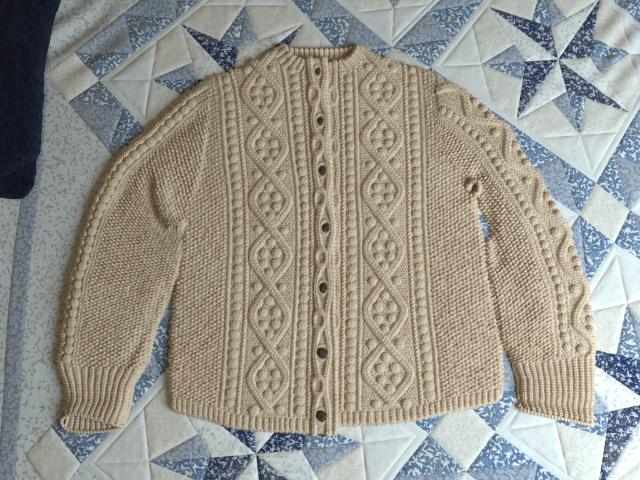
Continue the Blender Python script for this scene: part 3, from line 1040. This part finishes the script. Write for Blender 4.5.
    fade = sstep(14, 30, Wg)
    H = np.where(bm, Hb, H)
    lab[bm] = 2
    # cuff ribbing
    nr = 11.5 if side == 'L' else 13.5
    tr = sstep(s_cuff - 1.5, s_cuff + 2.5, s)
    H = H * (1 - tr) + rib(u[None] * nr + 0.3 + 0.22 * vnoise(w / 7.0, s / 12.0, 33), s, 1.75) * tr
    lab[cuff] = 3
    dend = L[-1] - s
    if side == 'L':
        ZB = np.where(cuff, ZB * (1 - 0.10 * sstep(12, 0, dend)) + 5.0 * sstep(28, 4, dend) * prof(w, 18) * prof(di, 18), ZB)
        ZB = ZB - 1.8 * (1 - prof(dend, 2.2))
        # the open end lifts towards the left
    else:
        ZB = ZB * prof(dend + 0.4, 2.6)
        ZB = ZB - np.where(cuff, 3.6 * np.exp(-((dend - 15) / 8.0) ** 2), 0) * prof(w, 10) * prof(di, 10)
    H = H * prof(w + 1.2, 2.0)
    P, q = knit_surface(PX, PY, ZB - 0.8, H - 0.6, Z0)
    uv = np.stack([w * S, s * S], -1)
    fl = lab[:-1, :-1].reshape(-1)
    objs = split_objects(P, q, fl, uv, {1: ('sleeve', M_YARN, None), 2: ('sleeve_cable_band', M_YARN, 1), 3: ('cuff', M_YARN, None)}, cardigan)
    # bobbles along the sleeve band
    def at(ss, ww):
        i = int(np.clip(np.searchsorted(sarc, ss), 0, nt - 1))
        j = int(np.clip(round(ww / W[i] * (nu - 1)), 0, nu - 1))
        return PX[i, j], PY[i, j], ZB[i, j]
    ss = 26.0 if side == 'L' else 34.0
    while ss < s_cuff - 5:
        x, y, z = at(ss, cen - (3.2 * float(sstep(60, 220, np.array(ss))) if side == 'L' else 0))
        put_bobble(x, y, z - 1.2, 5.0 if side == 'L' else 4.4, 3.7, objs[2], ry=spb * .52)
        ss += spb * random.uniform(.95, 1.05)
    if side == 'R':
        for k in range(0, 6):
            base = 95.0 + 61.0 * (k - 1) + 30.5
            for ds, ww in ((-9, 6.0), (2, 5.0), (12, 6.5)):
                if 30 < base + ds < s_cuff - 3:
                    x, y, z = at(base + ds, ww)
                    put_bobble(x, y, z - 0.6, 4.6, 4.4, objs[2])
            for ds, ww in ((30, 17.0),):
                if 40 < base + ds < s_cuff - 3:
                    x, y, z = at(base + ds, ww)
                    put_bobble(x, y, z - 0.8, 4.8, 4.2, objs[2])
    return objs, P, (PX, PY, ZB)

SLo, SLp, _ = build_sleeve('L')
SRo, SRp, _ = build_sleeve('R')

# ------------------------------------------------------------------ the open left cuff: lower layer seen from inside, and the rim
def sheet(name, PX, PY, ZB, H, uv, parent, mat=None):
    P, q = knit_surface(PX, PY, ZB, H, Z0)
    me = mesh_np(name, P.reshape(-1, 3), q, uv.reshape(-1, 2))
    return link(name, me, mat or M_YARN, parent)
u = np.linspace(0, 1, 150); v = np.linspace(0, 1, 70)
U_, V_ = np.meshgrid(u, v, indexing='ij')
xlo = 61.5 + (121.5 - 61.5) * U_
ybot = lin(xlo, [(59, 424), (63, 428), (70, 431), (85, 432), (100, 431.5), (115, 429), (123, 426.5)])
PYc = 400 + (ybot - 400) * V_
PXc = xlo + (1 - V_) * 8 * (1 - 2 * U_)
ZBc = 0.9 + 2.2 * (1 - prof(np.minimum(U_, 1 - U_) * 60, 7.0))
sheet('cuff_inside', PXc, PYc, ZBc, rib(U_ * 10.5, PYc, 1.5), np.stack([PXc * S, PYc * S], -1), SLo[3])

def tube(name, pts, r, parent, mat=M_YARN, nseg=10, stitch=3.4, amp=0.35):
    """knitted edge: a rounded roll with a stitch every few millimetres; pts = (px,py,z)"""
    p = np.array(pts, float)
    n = len(p)
    t = np.linspace(0, n - 1, 40 * n)
    xy = catmull(p[:, :2], t); z = np.interp(t, np.arange(n), p[:, 2])
    X, Y = bed(xy[:, 0], xy[:, 1], Z0)
    P = np.stack([X, Y, z * S], -1)
    L = np.concatenate([[0], np.cumsum(np.hypot(*np.diff(xy, axis=0).T))])
    T = np.gradient(P, axis=0); T /= np.linalg.norm(T, axis=1, keepdims=True)
    N1 = np.cross(T, np.array([0, 0, 1.])); N1 /= np.linalg.norm(N1, axis=1, keepdims=True)
    N2 = np.cross(N1, T)
    a = np.linspace(0, 2 * np.pi, nseg, endpoint=False)
    rad = r + amp * np.sin(2 * np.pi * L[:, None] / stitch + a[None] * 1.0)
    V = P[:, None] + (N1[:, None] * np.cos(a)[None, :, None] + N2[:, None] * np.sin(a)[None, :, None]) * (rad * S)[..., None]
    m = len(P)
    idx = np.arange(m * nseg).reshape(m, nseg)
    q = np.stack([idx[:-1], np.roll(idx, -1, 1)[:-1], np.roll(idx, -1, 1)[1:], idx[1:]], -1).reshape(-1, 4)
    uv = np.stack([np.repeat(L[:, None], nseg, 1) * S, np.repeat(a[None] * r * S, m, 0)], -1)
    me = mesh_np(name, V.reshape(-1, 3), q, uv.reshape(-1, 2))
    return link(name, me, mat, parent)
tube('cuff_rim', [(123, 426, 3.5), (118, 425.5, 7), (108, 421.5, 10.6), (97, 418.5, 11.8), (86, 415.5, 12.0), (75, 413.8, 10.8), (66, 416, 7.0), (60.5, 421, 4.5), (62, 427, 2.8), (70, 431, 2.2), (85, 432, 2.2), (100, 431.5, 2.2), (115, 429, 2.4), (123, 426, 3.2)], 1.5, SLo[3], amp=0.22)

tube('cuff_rim', [(521, 405, 2.5), (524, 409.5, 4.5), (534, 412.5, 6.0), (548, 415.5, 6.6), (562, 418.5, 6.4), (578, 422, 6.0), (590, 424.5, 4.8), (597, 424, 2.6)], 1.7, SRo[3])
# rolled edge of cloth that curls round a small hole at the right underarm
th = np.radians(np.linspace(-205, 118, 13))
ring = [(473.2 + 5.2 * math.cos(a), 188.6 + 6.2 * math.sin(a), 9.2 + 1.2 * math.cos(a) - 1.2 * math.sin(a) - (2.5 if k < 2 else 0) - (2.0 if k > 10 else 0)) for k, a in enumerate(th)]
roll = tube('underarm_roll', ring, 2.7, SRo[1], nseg=22, stitch=3.3, amp=0.2)
co = np.zeros(len(roll.data.vertices) * 3); roll.data.vertices.foreach_get('co', co); co = co.reshape(-1, 3)
nn = np.zeros(len(co) * 3); roll.data.vertices.foreach_get('normal', nn); nn = nn.reshape(-1, 3)
nn *= np.sign(np.sum(nn[:, 2] * (co[:, 2] - co[:, 2].mean())))          # outwards
co += nn * (moss(co[:, 0] / S, co[:, 1] / S + co[:, 2] / S, 2, amp=0.8) + 0.5 * vnoise(co[:, 0] / S / 4, co[:, 1] / S / 4, 60) + 0.12 * rng.standard_normal(len(co)))[:, None] * S
roll.data.vertices.foreach_set('co', co.ravel()); roll.data.update()

# ------------------------------------------------------------------ back of the neck, seen inside the front opening
u = np.linspace(0, 1, 220); v = np.linspace(0, 1, 70)
U_, V_ = np.meshgrid(u, v, indexing='ij')
xlo = 281 + (361 - 281) * U_
ytop = lin(xlo, [(281, 44), (286, 44.5), (295, 46), (320, 47), (345, 46), (355, 44.5), (361, 44)])
PYc = ytop + (76 - ytop) * V_
ZBc = 0.2 + 4.6 * prof(PYc - ytop + .2, 2.2) - 3.2 * sstep(1, 6, PYc - ytop)
back = sheet('back_neckband', xlo, PYc, ZBc, rib(U_ * 16.0, PYc, 1.6), np.stack([xlo * S, PYc * S], -1), cardigan)

# ------------------------------------------------------------------ buttons
def button_mesh():
    n, rings = 36, 12
    V = []; Q = []
    for j in range(rings):
        f = j / (rings - 1)
        ph = -0.5 + f * (math.pi / 2 + 0.5)
        for i in range(n):
            a = 2 * math.pi * i / n
            r = math.cos(ph) if ph > 0 else math.cos(ph) ** 0.6
            x, y = r * math.cos(a), r * math.sin(a)
            # plaited leather: three bands crossing over the dome
            k = 0.13 * abs(math.sin(2.6 * (x + y))) ** 0.6 + 0.10 * abs(math.sin(2.6 * (x - y))) ** 0.6
            V.append((x * (1 + k * .5), y * (1 + k * .5), math.sin(ph) * .55 + k * max(0, math.sin(ph))))
    for j in range(rings - 1):
        for i in range(n):
            a, b = j * n + i, j * n + (i + 1) % n
            Q.append((a, b, b + n, a + n))
    V = np.array(V)
    return mesh_np('button', V, np.array(Q), V[:, :2] * 0.006)
BM = button_mesh(); BM.materials.append(M_BUTTON)
band = FL['objs'][6]
for k, (x_, y_) in enumerate(BUTTONS):
    X, Y = bed(np.array(x_), np.array(y_), Z0)
    o = bpy.data.objects.new('button', BM)
    C.objects.link(o)
    o.parent = cardigan
    o.matrix_parent_inverse = Matrix.Translation(-Vector(cardigan.location))
    z = float(body_z(np.array([x_]), np.array([y_]), 'L')[0])
    rx, ry = BTN[k]
    o.location = (float(X), float(Y), (z + 0.9 + (0.9 if k > 4 else 0)) * S)
    o.rotation_euler = (random.uniform(-.2, .2), random.uniform(-.35, .1), random.uniform(-.5, .5))
    o.scale = (rx * S, ry * S, 4.0 * S)

# ------------------------------------------------------------------ dark cloth in the corner
gx, gy = bed(np.array(0.), np.array(100.), 0.0)
dark = empty('dark_garment', (float(gx), float(gy), 0.0), 'dark navy soft cloth garment lying in the upper left corner', 'garment')
DARK_P = []
def dark_layer(name, xr, yb, T, z_off, y0=-90.0, seed=0):
    ny, nx = 220, 90
    v = np.linspace(0, 1, ny); u = np.linspace(0, 1, nx)
    V_, U_ = np.meshgrid(v, u, indexing='ij')
    right = lambda y: smooth_interp(y, xr) + 2.4 * vnoise(y / 13.0, y * 0, 40 + seed) + 1.0 * vnoise(y / 4.0, y * 0, 41 + seed)
    PX = -110 + U_ * (72 + 110)
    bot = smooth_interp(PX, yb)
    PY = y0 + (bot - y0) * V_
    PX = -110 + U_ * (right(PY) + 110)
    bot = smooth_interp(PX, yb)
    PY = y0 + (bot - y0) * V_
    PX = -110 + U_ * (right(PY) + 110)
    d = np.minimum(right(PY) - PX, (bot - PY) * 0.9)
    Z = z_off + (T + 6.0 * vnoise(PX / 26.0, PY / 60.0, 12 + seed) + 2.5 * vnoise(PX / 8.0, PY / 30.0, 13 + seed)) * prof(d + 0.1, 12.0)
    X, Y = bed(PX, PY, 0.008)
    DARK_P.append(np.stack([X, Y, Z * S], -1))
    P = DARK_P[-1].reshape(-1, 3)
    me = mesh_np(name, P, grid_quads(ny, nx), np.stack([X, Y], -1).reshape(-1, 2))
    return link(name, me, M_DARK, dark)
dark_layer('lower_layer', [(-90, 50), (0, 48), (60, 38), (120, 34), (150, 34), (168, 33), (185, 31), (197, 27)], [(-110, 192), (0, 196), (10, 197), (22, 197.5), (30, 194), (34, 184), (60, 170)], 8.0, -1.2, 60.0, 0)
dark_layer('upper_layer', [(-90, 70), (-20, 63), (0, 59), (15, 54), (35, 49), (55, 45.5), (80, 43), (110, 41.5), (140, 40.5), (160, 38)], [(-110, 196), (0, 180), (15, 175), (28, 168), (36, 161), (42, 150), (75, 120)], 17.0, 0.0, -90.0, 5)

# ------------------------------------------------------------------ loose fibres standing off the wool
def fuzz(name, clouds, n, mat=None, parent=None, l0=0.0008, l1=0.0026, w=0.00014):
    pts = []; nrm = []
    for P, share in clouds:
        du = np.gradient(P, axis=0); dv = np.gradient(P, axis=1)
        N = np.cross(du, dv); N /= np.maximum(np.linalg.norm(N, axis=-1, keepdims=True), 1e-12)
        N *= np.sign(np.mean(N[..., 2]))
        a = P.reshape(-1, 3); b = N.reshape(-1, 3)
        k = rng.integers(0, len(a), int(n * share))
        pts.append(a[k]); nrm.append(b[k])
    p = np.concatenate(pts); nn = np.concatenate(nrm)
    m = len(p)
    d = nn * rng.uniform(0.15, 0.7, (m, 1)) + rng.standard_normal((m, 3)) * 0.6
    d /= np.linalg.norm(d, axis=1, keepdims=True)
    d2 = d + rng.standard_normal((m, 3)) * 0.5
    d2 /= np.linalg.norm(d2, axis=1, keepdims=True)
    L = rng.uniform(l0, l1, (m, 1))
    side = np.cross(d, rng.standard_normal((m, 3))); side /= np.linalg.norm(side, axis=1, keepdims=True)
    tip = p + (d + 0.5 * d2) * L * 1.6
    V = np.stack([p - side * w, p + side * w, tip], 1).reshape(-1, 3)
    Q = np.arange(m * 3).reshape(m, 3)
    o = link(name, mesh_np(name, V, Q, V[:, :2]), mat or M_YARN, parent or cardigan)
    o['kind'] = 'stuff'
fuzz('wool_fuzz', [(FL['P'], .37), (FR['P'], .37), (SLp, .13), (SRp, .13)], 220000, M_FIBRE)
fuzz('nap', [(DARK_P[0], .3), (DARK_P[1], .7)], 30000, M_DARK, dark, 0.001, 0.003, 0.00012)
